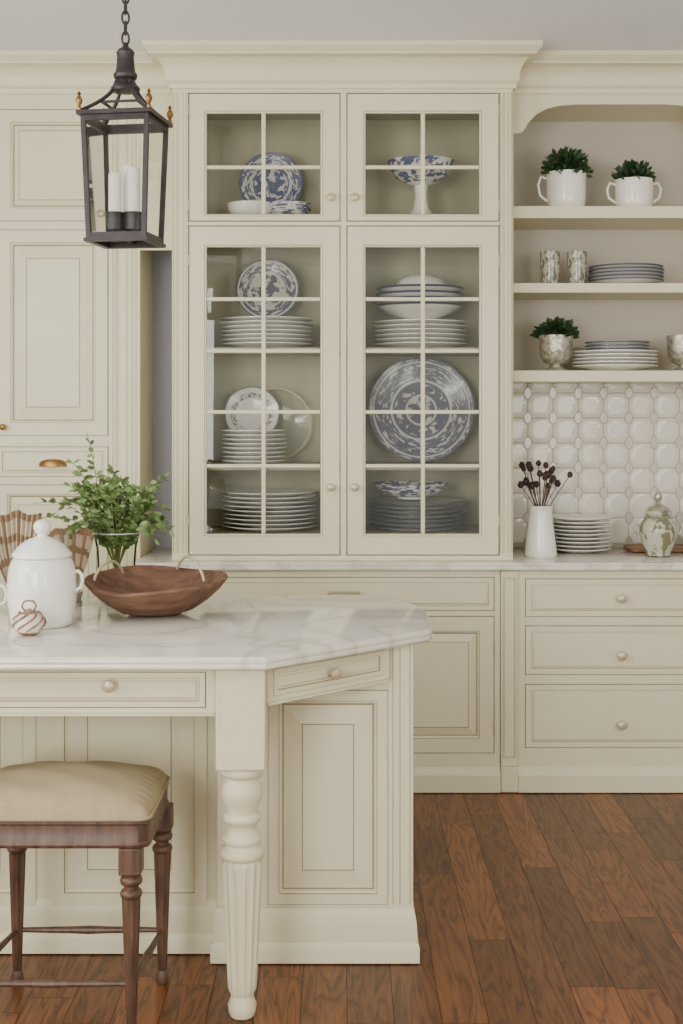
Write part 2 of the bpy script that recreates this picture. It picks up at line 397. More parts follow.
g=G(); dx0=bx1+.002; g.box(X(518,LYF),rx1,LYF+.014,YB-.002,.004,.886)
FB(518,525,570.6,768,g); FB(717.5,729,570.6,768,g)
for a,b in ((570.6,578.5),(617,625.5),(675,684),(748,768)): FB(525,717.5,a,b,g)
g.obj('carcass',CREAM,db,bevel=.0012)
g=G(); 
for a,b in ((579.3,616.2),(626.3,674.2),(684.8,747.2)): panel(g,X(525.8,LYF),X(716.7,LYF),Z(b,LYF),Z(a,LYF),LYF-.001,drawerp(.022,t=.014))
g.obj('drawer_fronts',CM,db,smooth=0)
g=G()
for v in (598,655,724): knob(g,X(621,LYF),LYF-.001,Z(v,LYF),k=1.15)
g.obj('knobs',KNOB,db)
g=G(); a,b=dx0,X(517.7,LYF); g.box(a,b,LYF-.012,YB-.1,.1055,.886); g.box(a,b,LYF-.022,LYF+.1,.004,.105); g.obj('pilaster',CREAM,db,bevel=.003)
g=G(); g.ring(a+.008,b-.008,.14,.86,LYF-.0125,[(0,0),(.002,-.002),(.006,-.002),(.008,0)],[1,0,1],cap=False); g.obj('pilaster_panel',CM,db,smooth=0)
g=G(); g.sweep([(b+.0005,LYF),(rx1,LYF)],basep); g.obj('base_moulding',CREAM,db)
# ================================================================ OPEN SHELF CABINET
oc=root('open_shelf_cabinet'); ox0,ox1=xr+.002,X(729,SY); oz0=Z(381.5,SY); 
g=G(); g.box(ox0,ox0+.018,SY,YB-.003,oz0,CZ-.002); g.box(ox1-.02,ox1,SY,YB-.003,oz0,CZ-.002)
g.box(ox0+.018,ox1-.02,SY+.03,YB-.003,2.80,2.82)
zs=[(Z(370.5,SY),Z(381.5,SY)),(Z(283,SY),Z(292.5,SY)),(Z(206,SY),Z(218,SY))]
for a,b in zs: g.box(ox0+.018,ox1-.02,SY+.001,YB-.018,b,a)
pts=[(513,134),(521,133),(524,130),(529,122),(537,114),(546,109),(558,106),(575,104.5)]
pts=pts+[(1242-u,v) for u,v in pts[::-1]]
vs=[];fs=[];zt2=CZ-.002; n=len(pts)
for u,v in pts:
    x=min(max(X(u,SY),ox0+.001),ox1-.001); z=Z(v,SY)
    vs+=[(x,SY-.002,z),(x,SY-.002,zt2),(x,SY+.02,z),(x,SY+.02,zt2)]
for i in range(n-1):
    a=i*4;b=a+4; fs+=[(a,b,b+1,a+1),(a+2,a+3,b+3,b+2),(a,a+2,b+2,b)]
g.add(vs,fs); g.obj('carcass',CREAM,oc,bevel=.0012,smooth=25)
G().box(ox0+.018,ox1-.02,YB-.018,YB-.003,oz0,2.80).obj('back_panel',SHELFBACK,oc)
g=G(); g.sweep([(ox0,SY-.002),(ox1,SY-.002),(ox1,YB-.003)],crown(2.835,.10)); g.obj('crown_moulding',CREAM,oc)
# ================================================================ PANTRY
pc=root('pantry_cabinet'); px0,px1=X(-115,SY),X(140,SY)
g=G(); g.box(px0,px1,SY+.014,YB-.003,.004,CZ-.002)
def FP(u0,u1,v0,v1): g.box(max(X(u0,SY),px0),X(u1,SY),SY,SY+.0135,max(Z(v1,SY),.004),min(Z(v0,SY),CZ-.002))
FP(108.5,140,40,1000)
for a,b in ((40,109),(221.5,229.5),(436,446.5),(477,484.5)): FP(-2.5,108.5,a,b); FP(-112,-4.5,a,b)
FP(-4.5,-2.5,40,1000); FP(-115,-112,40,1000)
g.box(px1+.0005,xl-.001,SY,SY+.02,2.19,CZ-.002)
g.obj('carcass',CREAM,pc,bevel=.0012)
g=G()
for s in (0,-110):
    panel(g,X(-1.5+s,SY),X(107.5+s,SY),Z(220.5,SY),Z(110,SY),SY-.001,raised(.05,w=.02,t=.014))
    panel(g,X(-1.5+s,SY),X(107.5+s,SY),Z(435,SY),Z(230.5,SY),SY-.001,raised(.05,w=.05,t=.014))
    panel(g,X(-1.5+s,SY),X(107.5+s,SY),Z(476,SY),Z(447.5,SY),SY-.001,drawerp(.015,t=.014))
    panel(g,X(-1.5+s,SY),X(107.5+s,SY),.12,Z(485.5,SY),SY-.001,raised(.035,w=.03,t=.014))
g.obj('fronts',CM,pc,smooth=0)
g=G()
for u in (113,118,127,136): 
    a=X(u,SY); g.box(a-.001,a+.001,SY-.0012,SY-.0002,.15,2.80,1)
for u in (115.5,131.5): g.M=T(X(u,SY),SY,.15); g.lathe([(0,0),(.005,0),(.005,2.65),(0,2.65)],n=10)
g.M=Matrix.Identity(4); g.obj('pilaster_beads',CM,pc)
g=G(); knob(g,X(4,SY),SY,Z(427,SY),k=.8)
g.M=T(X(53,SY),SY-.002,Z(463,SY)-.014)
g.lathe([(.058,0),(.057,.012),(.050,.022),(.03,.029),(0,.031)],n=28,sy=.5)
g.M=Matrix.Identity(4)
g.obj('brass_pulls',BRASS,pc)
g=G(); g.sweep([(px0,SY),(xl-.001,SY)],crown(2.835,.10)); g.obj('crown_moulding',CREAM,pc)
# ================================================================ BACKSPLASH
bs=root('tile_backsplash')
G().box(xr+.005,ox1,YB-.006,YB-.001,.921,oz0-.002).obj('grout',GROUT,bs)
g=G(); cw,ch=.1118,.1105; rx,ry=.0165,.0255; gp=.0016
X0=X(527.5,YB); Z0=Z(393,YB)
def tl(loop,y0,cx,cz):
    n=len(loop); vs=[];fs=[]
    for k,(sc,d) in enumerate(((1,0),(.985,.0018),(.955,.0026),(.5,.0027))):
        for (a,b) in loop: vs.append((cx+a*sc,y0-d,cz+b*sc))
    for j in range(3):
        for i in range(n):
            q=(i+1)%n; fs.append((j*n+i,j*n+q,(j+1)*n+q,(j+1)*n+i))
    fs.append(tuple(3*n+i for i in range(n)))
    return vs,fs
lp=[]
hw,hh=cw/2-gp,ch/2-gp
for (sx,sz,rev) in ((1,1,1),(-1,1,0),(-1,-1,1),(1,-1,0)):
    arc=[]
    for i in range(7):
        t=i/6*math.pi/2
        arc.append((sx*min(hw,cw/2-(rx+gp)*math.cos(t)),sz*min(hh,ch/2-(ry+gp)*math.sin(t))))
    lp+=arc[::-1] if rev else arc
ov=[(math.cos(2*math.pi*i/20)*(rx-gp*.5),math.sin(2*math.pi*i/20)*(ry-gp*.5)) for i in range(20)]
for i in range(0,11):
    for j in range(-1,8):
        nx=X0+(i)*cw; nz=Z0-j*ch
        if xr+.005+rx<nx<ox1-rx and .921+ry<nz<oz0-ry:
            g.add(*tl(ov,YB-.006,nx,nz),1)
        cx=nx-cw/2; cz=nz-ch/2
        x0,x1,z0,z1=max(cx-cw/2,xr+.006),min(cx+cw/2,ox1),max(cz-ch/2,.922),min(cz+ch/2,oz0-.003)
        if x1-x0<.03 or z1-z0<.02: continue
        l2=[(min(max(a,x0-cx),x1-cx),min(max(b,z0-cz),z1-cz)) for a,b in lp]
        g.add(*tl(l2,YB-.006,cx,cz))
g.obj('tiles',[TILE,TILEDOT],bs,smooth=40)
# ================================================================ ISLAND
isl=root('kitchen_island')
IY=3.59; ix1=.198
g=G(); 
g.box(-1.60,-.32,IY+.065,4.20,.004,.884); g.box(-.3195,ix1,IY+.0145,4.20,.004,.884)
g.box(X(217,IY),X(268,IY),IY,IY+.014,.15,.884); g.box(X(388,IY),ix1,IY,IY+.014,.15,.884)
g.box(X(268,IY),X(388,IY),IY,IY+.014,.15,Z(905,IY)); g.box(X(268,IY),X(388,IY),IY,IY+.014,Z(690,IY),.884)
Y2=3.655
g.obj('body',CREAM,isl,bevel=.0015)
g=G(); panel(g,X(268.5,IY),X(387.5,IY),Z(904,IY),Z(690.5,IY),IY-.003,raised(.028,w=.05,t=.014))
panel(g,X(52,Y2),X(207,Y2),Z(905,Y2),.87,Y2-.006,raised(.035,w=.05,t=.01)); panel(g,X(-115,Y2),X(36,Y2),Z(905,Y2),.87,Y2-.006,raised(.035,w=.05,t=.01)); panel(g,-1.59,X(-120,Y2),Z(905,Y2),.87,Y2-.006,raised(.035,w=.05,t=.01))
for u in (393,400,410): a=X(u,IY); g.box(a-.0009,a+.0009,IY-.001,IY-.0002,.16,.88,1)
g.obj('panels',CM,isl,smooth=0)
g=G()
bp=[(0,.004),(.017,.004),(.017,.045),(.014,.053),(.010,.058),(.010,.10),(.009,.112),(.006,.13),(.002,.147),(0,.15)]
g.sweep([(-1.6,Y2),(-.345,Y2)],bp)
g.sweep([(X(217,IY),Y2+.03),(X(217,IY),IY),(ix1,IY),(ix1,4.2)],bp)
g.obj('base_moulding',CREAM,isl)
cp=[(-.185,3.185),(.235,3.58),(.252,3.615),(.258,3.92),(.245,4.02),(.16,4.27),(-1.68,4.27),(-1.68,3.185)]
ip=[(-.02,.886),(-.006,.886),(-.001,.890),(0,.896),(-.002,.901),(0,.906),(-.001,.912),(-.005,.918),(-.012,.92)]
g=G(); g.sweep(cp,ip,closed=True); g.obj('marble_top',MARBLE,isl)
AY=3.25; az0,az1=Z(713,AY),.885
zr0,zr1=Z(708,AY),Z(671.5,AY)
g=G(); g.box(-1.55,-.315,AY+.0125,AY+.03,az0,az1)
g.box(-1.55,-.315,AY,AY+.012,az0,zr0); g.box(-1.55,-.315,AY,AY+.012,zr1,az1); g.box(X(206,AY),-.315,AY,AY+.012,zr0,zr1)
g.box(-1.55,-.315,AY-.006,AY+.028,az0-.007,az0-.0003)
DM=T(-.186,3.262,0)@Rz(43); LL=.432
g.M=DM; z0=Z(702,3.27)
g.box(0,LL,.0105,.03,z0,az1); g.box(0,LL,0,.01,z0,z0+.012); g.box(0,LL,0,.01,az1-.012,az1); g.box(0,.02,0,.01,z0+.012,az1-.012); g.box(LL-.02,LL,0,.01,z0+.012,az1-.012)
g.box(0,LL,-.006,.028,z0-.007,z0-.0003)
g.obj('apron',CREAM,isl,bevel=.001)
g=G(); panel(g,-1.2,X(205,AY),Z(707,AY),Z(672.5,AY),AY-.001,drawerp(.014,t=.013))
g.M=DM; panel(g,.022,LL-.022,z0+.014,az1-.014,-.001,drawerp(.012,t=.011)); g.obj('drawer_fronts',CM,isl,smooth=0)
g=G(); knob(g,X(110,AY),AY-.001,Z(682.5,AY)-.004); knob(g,-1.0,AY-.001,Z(682.5,AY)-.004); knob(g,LL*.49,-.001,(z0+az1)/2,M=DM); g.obj('knobs',KNOB,isl)
def tleg(cx,cy,name):
    g=G(); h=.0615
    g.box(cx-h,cx+h,cy-h,cy+h,.632,.8855)
    g.obj(name+'_block',CREAM,isl,bevel=.004)
    prof=[(0,.002),(.030,.002),(.034,.012),(.036,.03),(.030,.045),(.028,.055)]
    g=G(); g.lathe(prof+[(0.028,.0551)],c=(cx,cy,0),n=48)
    fl=[(.0285,.055),(.036,.07)]+[(.036+.016*i/10,.07+.31*i/10) for i in range(1,11)]+[(.050,.392),(.046,.398)]
    g.lathe(fl,c=(cx,cy,0),n=112,mod=lambda a,z:1-(.11*max(0,min(1,(z-.06)/.02,(.392-z)/.012)))*abs(math.sin(7*a))**.8)
    g.lathe([(.046,.398),(.055,.402),(.058,.412),(.055,.422),(.045,.426),(.042,.434),(.048,.440),(.050,.447),(.048,.454),(.040,.46),(.036,.475),(.040,.488),(.046,.492),(.048,.50),(.046,.508),(.038,.512),(.039,.525),(.050,.548),(.053,.565),(.050,.58),(.042,.594),(.040,.602),(.052,.607),(.056,.616),(.056,.624),(.050,.6325)],c=(cx,cy,0),n=48)
    g.obj(name,CREAM,isl,smooth=50)
tleg(-.250,3.275,'turned_leg_1'); tleg(-1.58,3.275,'turned_leg_2')
# ================================================================ STOOL
st=root('counter_stool')
LG=[(-.507,3.135),(-.477,3.46),(-.863,3.46),(-.910,3.135)]
def rr(cx,cy,hx,hy,r,z,n=6):
    o=[]
    for sx,sy,a0 in ((1,1,0),(-1,1,90),(-1,-1,180),(1,-1,270)):
        for i in range(n+1):
            a=math.radians(a0+90*i/n); o.append((cx+sx*(hx-r)+r*math.cos(a) if 0 else cx+sx*(hx-r)+r*math.cos(a),cy+sy*(hy-r)+r*math.sin(a),z))
    return o
def loops(g,Ls,mi=0):
    n=len(Ls[0]); vs=sum(Ls,[]); fs=[]
    for j in range(len(Ls)-1):
        for i in range(n):
            q=(i+1)%n; fs.append((j*n+i,j*n+q,(j+1)*n+q,(j+1)*n+i))
    fs.append(tuple(range(n))[::-1]); fs.append(tuple((len(Ls)-1)*n+i for i in range(n)))
    g.add(vs,fs,mi)
scx,scy=-.694,3.297; hx,hy=.232,.185
g=G(); loops(g,[rr(scx,scy,hx,hy,.03,.475),rr(scx,scy,hx+.003,hy+.003,.03,.480),rr(scx,scy,hx+.003,hy+.003,.03,.486),rr(scx,scy,hx,hy,.03,.49),rr(scx,scy,hx,hy,.03,.53),rr(scx,scy,hx+.004,hy+.004,.03,.534),rr(scx,scy,hx,hy,.03,.542)])
g.obj('seat_rail',STOOLW,st,smooth=40)
nu,nv=64,50; g=G(); vs=[];fs=[]
for j in range(nv+1):
    for i in range(nu+1):
        a=i/nu*2-1; b=j/nv*2-1
        ea=1-abs(a)**7; eb=1-abs(b)**7
        hgt=(max(ea,0)*max(eb,0))**.45
        zz=.543+.042*hgt+.032*(1-a*a)*(1-b*b)
        edge=math.exp(-((1-max(abs(a),abs(b)))/.16)**2)
        zz+=.0025*math.sin(9*a+3*b)*math.sin(7*b-2*a)*hgt+.003*edge*hgt*math.sin((a if abs(b)>abs(a) else b)*34)
        px=a*math.sqrt(1-.05*b*b*b*b); py=b*math.sqrt(1-.05*a*a*a*a)
        vs.append((scx+px*(hx+.003),scy+py*(hy+.003),zz))
for j in range(nv):
    for i in range(nu):
        k=j*(nu+1)+i; fs.append((k,k+1,k+nu+2,k+nu+1))
g.add(vs,fs); g.obj('cushion',CUSH,st,smooth=180)
g=G()
P=rr(scx,scy,hx+.003,hy+.003,.03,.545); g.tube(P+[P[0]],.0045,n=6); g.obj('cushion_piping',CUSH,st)
for i,(lx,ly) in enumerate(LG):
    g=G(); g.box(lx-.027,lx+.027,ly-.027,ly+.027,.41,.4745); g.obj('leg_block_%d'%(i+1),STOOLW,st,bevel=.003)
    g=G(); g.lathe([(0,.002),(.015,.002),(.018,.010),(.014,.03),(.011,.036)],c=(lx,ly,0),n=24)
    g.lathe([(.011,.036)]+[(.0125+.0105*k/8,.04+.31*k/8) for k in range(9)],c=(lx,ly,0),n=48,mod=lambda a,z:1-.12*abs(math.sin(5*a)))
    g.lathe([(.021,.35),(.026,.354),(.027,.362),(.024,.368),(.018,.372),(.018,.38),(.025,.384),(.028,.392),(.025,.4),(.02,.404),(.024,.4105)],c=(lx,ly,0),n=24)
    g.obj('leg_%d'%(i+1),STOOLW,st,smooth=50)
g=G()
for i in range(4):
    a,b=LG[i],LG[(i+1)%4]; z=.142
    pp=[];rr_=[]
    for k in range(9):
        t=k/8; pp.append((a[0]+(b[0]-a[0])*t,a[1]+(b[1]-a[1])*t,z)); rr_.append(.006+.003*math.sin(math.pi*t)+(.002 if k==4 else 0))
    g.tube(pp,rr_,n=10)
g.obj('stretchers',STOOLW,st)
# ================================================================ LANTERN
LX,LY=X(125.5,3.75),3.75
ln=root('pendant_lantern')
LM=T(LX,LY,0)@Rz(-9)
zt_,zb_=2.365,2.003; ht,hb=.099,.087
g=G(); g.M=LM
def bar(a,b,t=.0075): g.tube([a,b],t*1.25,n=4)
def sq(h,z): return [(-h,-h,z),(h,-h,z),(h,h,z),(-h,h,z)]
def frame(h,z0,z1,w=.012):
    g.box(-h,h,-h,-h+w,z0,z1); g.box(-h,h,h-w,h,z0,z1); g.box(-h,-h+w,-h+w,h-w,z0,z1); g.box(h-w,h,-h+w,h-w,z0,z1)
frame(ht+.010,zt_-.006,zt_+.006,.02); frame(ht,zt_-.022,zt_-.0065); frame(hb+.006,zb_,zb_+.010,.02); frame(hb,zb_+.0105,zb_+.026)
for a,b in zip(sq(ht-.006,zt_-.01),sq(hb-.006,zb_+.01)): bar(a,b)
for sx,sy in ((-1,-1),(1,-1),(1,1),(-1,1)):
    pp=[]
    for k in range(11):
        t=k/10; r=(ht+.002)*(1-t)**1.7+.022*t; z=zt_+.005+.105*t
        pp.append((sx*r*(.80 if t>.9 else 1),sy*r*(.80 if t>.9 else 1),z))
    g.tube(pp,.006,n=6)
frame(.055,zt_+.036,zt_+.043,.006)
g.lathe([(0,2.44),(.040,2.444),(.043,2.452),(.036,2.462),(.028,2.468),(.026,2.475),(.033,2.482),(.035,2.492),(.029,2.50),(.026,2.52),(.024,2.545),(.027,2.556),(.020,2.566),(.010,2.572),(.006,2.585),(0,2.586)],n=24)
g.box(-hb+.01,hb-.01,-.006,.006,zb_+.012,zb_+.018); g.box(-.006,.006,-hb+.01,hb-.01,zb_+.0121,zb_+.0181)
g.lathe([(0,zb_+.0185),(.052,zb_+.0185),(.055,zb_+.03),(.05,zb_+.032),(0,zb_+.030)],n=32)
g.obj('frame',IRON,ln,bevel=.001)
g=G(); g.M=LM
h,z=ht-.003,zt_+.006
for sx,sy in ((-1,-1),(1,-1),(1,1),(-1,1)):
    g.lathe([(0,z),(.006,z),(.007,z+.006),(.004,z+.012),(.008,z+.02),(.010,z+.028),(.007,z+.036),(.003,z+.042),(.006,z+.047),(0,z+.055)],c=(sx*(h+.006),sy*(h+.006),0),n=16)
g.obj('brass_finials',BRASS,ln)
g=G(); g.M=LM
for i in range(4):
    a,b=sq(ht-.007,zt_-.02),sq(hb-.007,zb_+.02); j=(i+1)%4
    g.add([a[i],a[j],b[j],b[i]],[(0,1,2,3)])
g.obj('glass_panes',GLASS,ln,smooth=0)
CP=[(-.026,-.018),(.028,-.012),(0,.03)]
g=G(); g.M=LM
for x,y in CP: g.lathe([(0,zb_+.0305),(.018,zb_+.031),(.026,zb_+.04),(.026,zb_+.086),(.028,zb_+.09),(.022,zb_+.09),(.021,zb_+.07),(0,zb_+.07)],c=(x,y,0),n=20)
g.obj('candle_cups',BLACK,ln)
g=G(); g.M=LM
for k,(x,y) in enumerate(CP): g.lathe([(0,zb_+.0705),(.018,zb_+.0705),(.018,zb_+.20+.015*k),(.014,zb_+.205+.015*k),(0,zb_+.203+.015*k)],c=(x,y,0),n=20)
g.obj('candles',WAX,ln)
g=G()
z=2.58; k=0
while z<CZ-.03:
    M=T(LX,LY,z+.017)@Rz(90*(k%2)+20); g.M=M
    pp=[(.010*math.cos(t),0,.0195*math.sin(t)) for t in [2*math.pi*i/14 for i in range(15)]]
    g.tube(pp,.0034,n=6); z+=.030; k+=1
g.M=Matrix.Identity(4)
g.lathe([(0,CZ-.045),(.012,CZ-.043),(.05,CZ-.02),(.055,CZ-.001),(0,CZ-.001)],c=(LX,LY,0),n=28)
g.obj('chain_and_canopy',IRON,ln)
# ================================================================ ISLAND OBJECTS
TZ=.9205
cx,cy=X(42,3.66),3.66
g=G(); g.lathe([(0,0),(.078,0),(.084,.005),(.090,.03),(.0955,.075),(.096,.12),(.093,.155),(.086,.180),(.078,.19),(.072,.19),(.068,.18),(0,.02)],n=48)
g.lathe([(0,.191),(.079,.191),(.084,.196),(.083,.203),(.076,.210),(.062,.226),(.042,.240),(.022,.247),(.014,.251),(.013,.256),(.019,.262),(.024,.272),(.024,.282),(.018,.291),(.008,.296),(0,.297)],n=48)
g.tube([(.094,0,.150),(.102,0,.152),(.111,0,.143),(.114,0,.124),(.109,0,.106),(.095,0,.098)],.005,n=10)
g.obj('lidded_canister',CERAM,loc=(cx,cy,TZ),smooth=50)
bx,by=X(155.5,3.86),3.87
def wob(a,z): return 1+.02*math.sin(2*a+.6)+.010*math.sin(5*a)
g=G(); R=.208
pr=[(0,0),(.07,0),(.08,.003),(.115,.016),(.155,.042),(.188,.072),(.202,.09),(.209,.098),(.207,.105),(.198,.105),(.185,.09),(.155,.055),(.11,.028),(.06,.018),(0,.016)]
g.lathe(pr,n=72,mod=wob,sy=1.0)
nv_=[]
for p in g.v:
    r=math.hypot(p[0],p[1])/R; th=math.atan2(p[1],p[0])
    nv_.append((p[0],p[1],p[2]+(.005*math.sin(th*2+2.6)+.014*math.sin(th)+.003*math.sin(4*th))*r*r*(1 if p[2]>.012 else 0)))
g.v=nv_
def arch(p0,p1,h,m=14):
    a,b=Vector(p0),Vector(p1); return [a.lerp(b,k/m)+Vector((0,0,h*math.sin(math.pi*k/m)**.7)) for k in range(m+1)]
g.tube(arch((.04,.18,.11),(.135,.08,.085),.055),.0045,n=8,mi=1)
g.tube(arch((-.19,.02,.09),(-.12,.14,.10),.05),.0045,n=8,mi=1)
g.obj('wooden_dough_bowl',[BOWLW,KNOB],loc=(bx,by,TZ+.0005),smooth=50)
vx,vy=X(116,4.13),4.14
vz=root('greenery_vase',(vx,vy,TZ))
g=G(); g.lathe([(0,0.001),(.052,0.001),(.057,.006),(.060,.05),(.060,.12),(.064,.17),(.074,.215)],n=40); g.obj('vase',VGLASS,vz,smooth=50)
g=G(); g.lathe([(.0735,.214),(.0755,.216),(.0735,.218),(.072,.216),(.0735,.214)],n=40); g.lathe([(0,.0015),(.050,.002),(.050,.010),(0,.010)],n=32); g.obj('vase_rim_and_base',mat('thick_glass',(206,218,202),.05),vz,smooth=50)
random.seed(12)
g=G()
for i in range(58):
    a=random.uniform(0,2*math.pi); sp=random.uniform(.03,.215)
    hgt=random.uniform(.10,.22)*(1-.35*sp/.2)
    if i<8: sp=(.07,.05,.12,.17,.22,.17,.14,.24)[i]; a=(2.9,1.5,3.3,0.1,3.14,0.2,2.8,3.2)[i]; hgt=(.32,.22,.25,.20,.12,.10,.17,.07)[i]
    bend=random.uniform(.6,1.4)
    base=Vector((.03*math.cos(a+3.0),.03*math.sin(a+3.0),.02)); mid=Vector((.045*math.cos(a),.045*math.sin(a),.20)); tip=Vector((sp*math.cos(a)-.022,sp*.75*math.sin(a),.19+hgt-(.09 if sp>.15 and i>7 else 0)))
    ps=[]
    for k in range(13):
        t=k/12
        if t<.4: p=base.lerp(mid,t/.4)
        else:
            q=(t-.4)/.6; p=mid.lerp(tip,q)+Vector((0,0,.045*math.sin(math.pi*q)*bend))
        ps.append(p)
    g.tube(ps,[.0022-.0012*k/12 for k in range(13)],n=5,mi=1)
    for k in range(5,13):
        for jj in range(3):
            p=ps[k].lerp(ps[k-1],random.random()); th=random.uniform(0,6.28)
            d=Vector((math.cos(th),math.sin(th),random.uniform(-.2,.8)))
            g.leaf(p,d,random.uniform(.022,.036),random.uniform(.014,.021),0)
    g.leaf(ps[-1],ps[-1]-ps[-2],.028,.015,0)
g.obj('eucalyptus_stems',[GREEN,STEM],vz,smooth=60,norm=False)
random.seed(5)
g=G(); g.lathe([(0,0),(.018,0),(.034,.010),(.041,.028),(.037,.046),(.024,.058),(.008,.064),(.006,.070),(0,.071)],n=28,mod=lambda a,z:1+.04*math.sin(9*a+60*z),mi=[1,1,0,0,0,1,1,1])
g.tube([(.01,0,.062),(.02,0,.077),(.012,0,.090),(0,0,.092),(-.012,0,.090),(-.02,0,.077),(-.01,0,.062)],.003,n=6,mi=1)
for q in range(7):
    pp=[]
    for k in range(13):
        t=k/12; th=q*.8976+2.2*t; z=.006+.056*t; r=.042*math.sin(math.pi*(.12+.76*t))**.6+.001
        pp.append((r*math.cos(th),r*math.sin(th),z))
    g.tube(pp,.003,n=5,mi=1)
g.obj('woven_ornament',[CERAM2,TWINE],loc=(X(29,3.5),3.50,TZ),smooth=50)
g=G(); g.lathe([(0,0),(.04,0),(.046,.006),(.05,.04),(.05,.10),(.047,.10),(.046,.02),(0,.012)],n=36)
g.tube([(.048,0,.08),(.07,0,.085),(.083,0,.065),(.078,0,.035),(.049,0,.022)],.006,n=8)
g.lathe([(.0497,.012),(.0515,.014),(.0515,.03),(.050,.032)],n=36,mi=1)
g.obj('coffee_mug',[CERAM,TWINE],loc=(X(-22,3.85),3.86,TZ),smooth=50)
def napkin(px,py,h,w,rot):
    g=G(); n=24; vs=[];fs=[];ms=[]
    rows=12
    for j in range(rows+1):
        t=j/rows
        for i in range(n+1):
            u=i/n-.5; th=u*1.3
            base_w=.10+.9*min(1,t*1.6)
            r=h*t*(1+.02*math.cos(u*math.pi*6))
            xx=(r*math.sin(th)*.42+u*w*.35*base_w)
            zz=r*(.45+.55*math.cos(th))
            vs.append((xx,(.007 if i%2 else -.007)*(.3+t)+.025*math.cos(u*3),zz+.002))
    for j in range(rows):
        for i in range(n):
            a=j*(n+1)+i; fs.append((a,a+1,a+n+2,a+n+1)); ms.append(1 if (j%3==2 or i%6==0) else 0)
    g.add(vs,fs,ms)
    g.lathe([(0,0),(.028,0),(.03,.008),(.026,.02),(.032,.045),(.028,.045),(.022,.02),(0,.012)],n=24,c=(0,.022,0),mi=2)
    g.obj('folded_napkin',[NAPK,NAPB,SILVER],loc=(px,py,TZ),rot=(0,0,rot),smooth=0,norm=False)
napkin(X(16,4.05),4.05,.285,.14,.1); napkin(X(70,4.0),4.0,.245,.11,-.2); napkin(X(-30,4.08),4.08,.27,.14,.3)
# ================================================================ PLATES
def plate_prof(R,t=.005,h=.018): return [(0,0),(.52*R,0),(.56*R,.002),(.95*R,h-.003),(R,h),(R,h+.003),(.94*R,h+.001),(.58*R,t+.002),(.52*R,t),(0,t)]
def stack(name,px,py,z,R,n,d,rim=0,top=None):
    g=G()
    for k in range(n):
        rr2=R*(1+random.uniform(-.012,.012)); mi=[0,0,0,rim,rim,rim,0,0,0]
        g.lathe(plate_prof(rr2,h=min(.02,.09*R+.004)),c=(random.uniform(-.0015,.0015),random.uniform(-.0015,.0015),k*d),n=44,mi=mi)
    g.obj(name,[CERAM,RIMB],loc=(px,py,z+.0005),smooth=40)
    return z+n*d+.012
def upright(name,px,py,z,R,m,tilt=12):
    g=G(); mm=plate_prof(R,h=.09*R+.006); g.lathe(mm,n=56)
    c=R*math.cos(math.radians(tilt))
    g.obj(name,m,loc=(px,py,z+c+.002),rot=(math.radians(90-tilt),0,0),smooth=40)
PY=5.485
stack('dinner_plate_stack',X(267,PY),PY,S_UP,.195,7,.0175)
upright('decorative_plate',X(268,5.62),5.60,S_UP+.128,.135,BW2,12)
upright('decorative_plate',X(252,5.6),5.61,S_MID+.09,.118,BW4,8)
stack('salad_plate_stack',X(254,PY-.05),PY-.06,S_MID,.134,8,.0178)
g=G(); g.lathe(plate_prof(.16,h=.02),n=48,mi=[0,0,0,1,1,1,0,0,0]); g.obj('glass_platter',[GLASS,HOLL],loc=(X(275,5.64),5.655,S_MID+.165),rot=(math.radians(83),0,0),smooth=40)
stack('dinner_plate_stack',X(270,PY),PY,S_BOT,.200,9,.0178)
stack('dinner_plate_stack',X(420,PY),PY,S_UP,.196,6,.0185)
g=G()
for k in range(4):
    g.lathe([(0,0),(.07,0),(.075,.006),(.14,.03),(.178,.055),(.186,.062),(.182,.064),(.13,.036),(.07,.012),(0,.012)],c=(0,0,k*.024),n=44,mi=[0,0,0,0,1,1,1,0,0])
g.lathe([(.12,.10),(.118,.13),(.10,.165),(.06,.188),(.02,.195),(0,.196)],n=36)
g.obj('nested_bowl_stack',[CERAM,RIMB],loc=(X(420,PY),PY,S_UP+.125),smooth=40)
upright('large_platter',X(421,5.58),5.57,S_MID,.226,BW3,9)
z=stack('dinner_plate_stack',X(418,PY),PY,S_BOT,.205,7,.0178,rim=1)
def bowl(name,px,py,z,R,h,m,foot=0):
    g=G(); pr=[(0,0),(.35*R,0),(.36*R,.006)] if not foot else [(0,0),(.50*R,0),(.52*R,.008),(.40*R,.016),(.24*R,foot*.35),(.17*R,foot*.65),(.2*R,foot)]
    b=foot+.006
    mm=[0]*(len(pr)-1)
    up=[(.45*R,b+.004),(.75*R,b+h*.3),(.93*R,b+h*.7),(R,b+h),(R*.975,b+h),(.9*R,b+h*.7),(.7*R,b+h*.33),(.35*R,b+.012),(0,b+.012)]
    g.lathe(pr+up,n=44,mi=mm+[0,1,1,1,1,1,1,0,0])
    g.obj(name,[CERAM,m],loc=(px,py,z+.0005),smooth=45)
bowl('patterned_bowl',X(411,PY),PY,z-.004,.16,.06,BWB)
upright('decorative_plate',X(271,5.62),5.63,S_TOP+.045,.138,BW1,9)
g=G()
for (dx,R,hh_) in ((-.065,.105,.062),(.085,.10,.062)):
    g.lathe([(0,0),(.5*R,0),(.8*R,.012),(.96*R,.035),(R,hh_),(R*.97,hh_),(.85*R,.03),(.4*R,.012),(0,.012)],c=(dx,-.01,0),n=40,mi=[0,0,0,0,1,0,0,0] if dx<0 else [0,1,1,1,1,1,0,0])
g.obj('serving_bowls',[CERAM,BWB],loc=(X(268,5.45),5.43,S_TOP+.0005),smooth=45)
bowl('footed_compote',X(421,5.45),5.45,S_TOP,.142,.095,BWB,foot=.145)
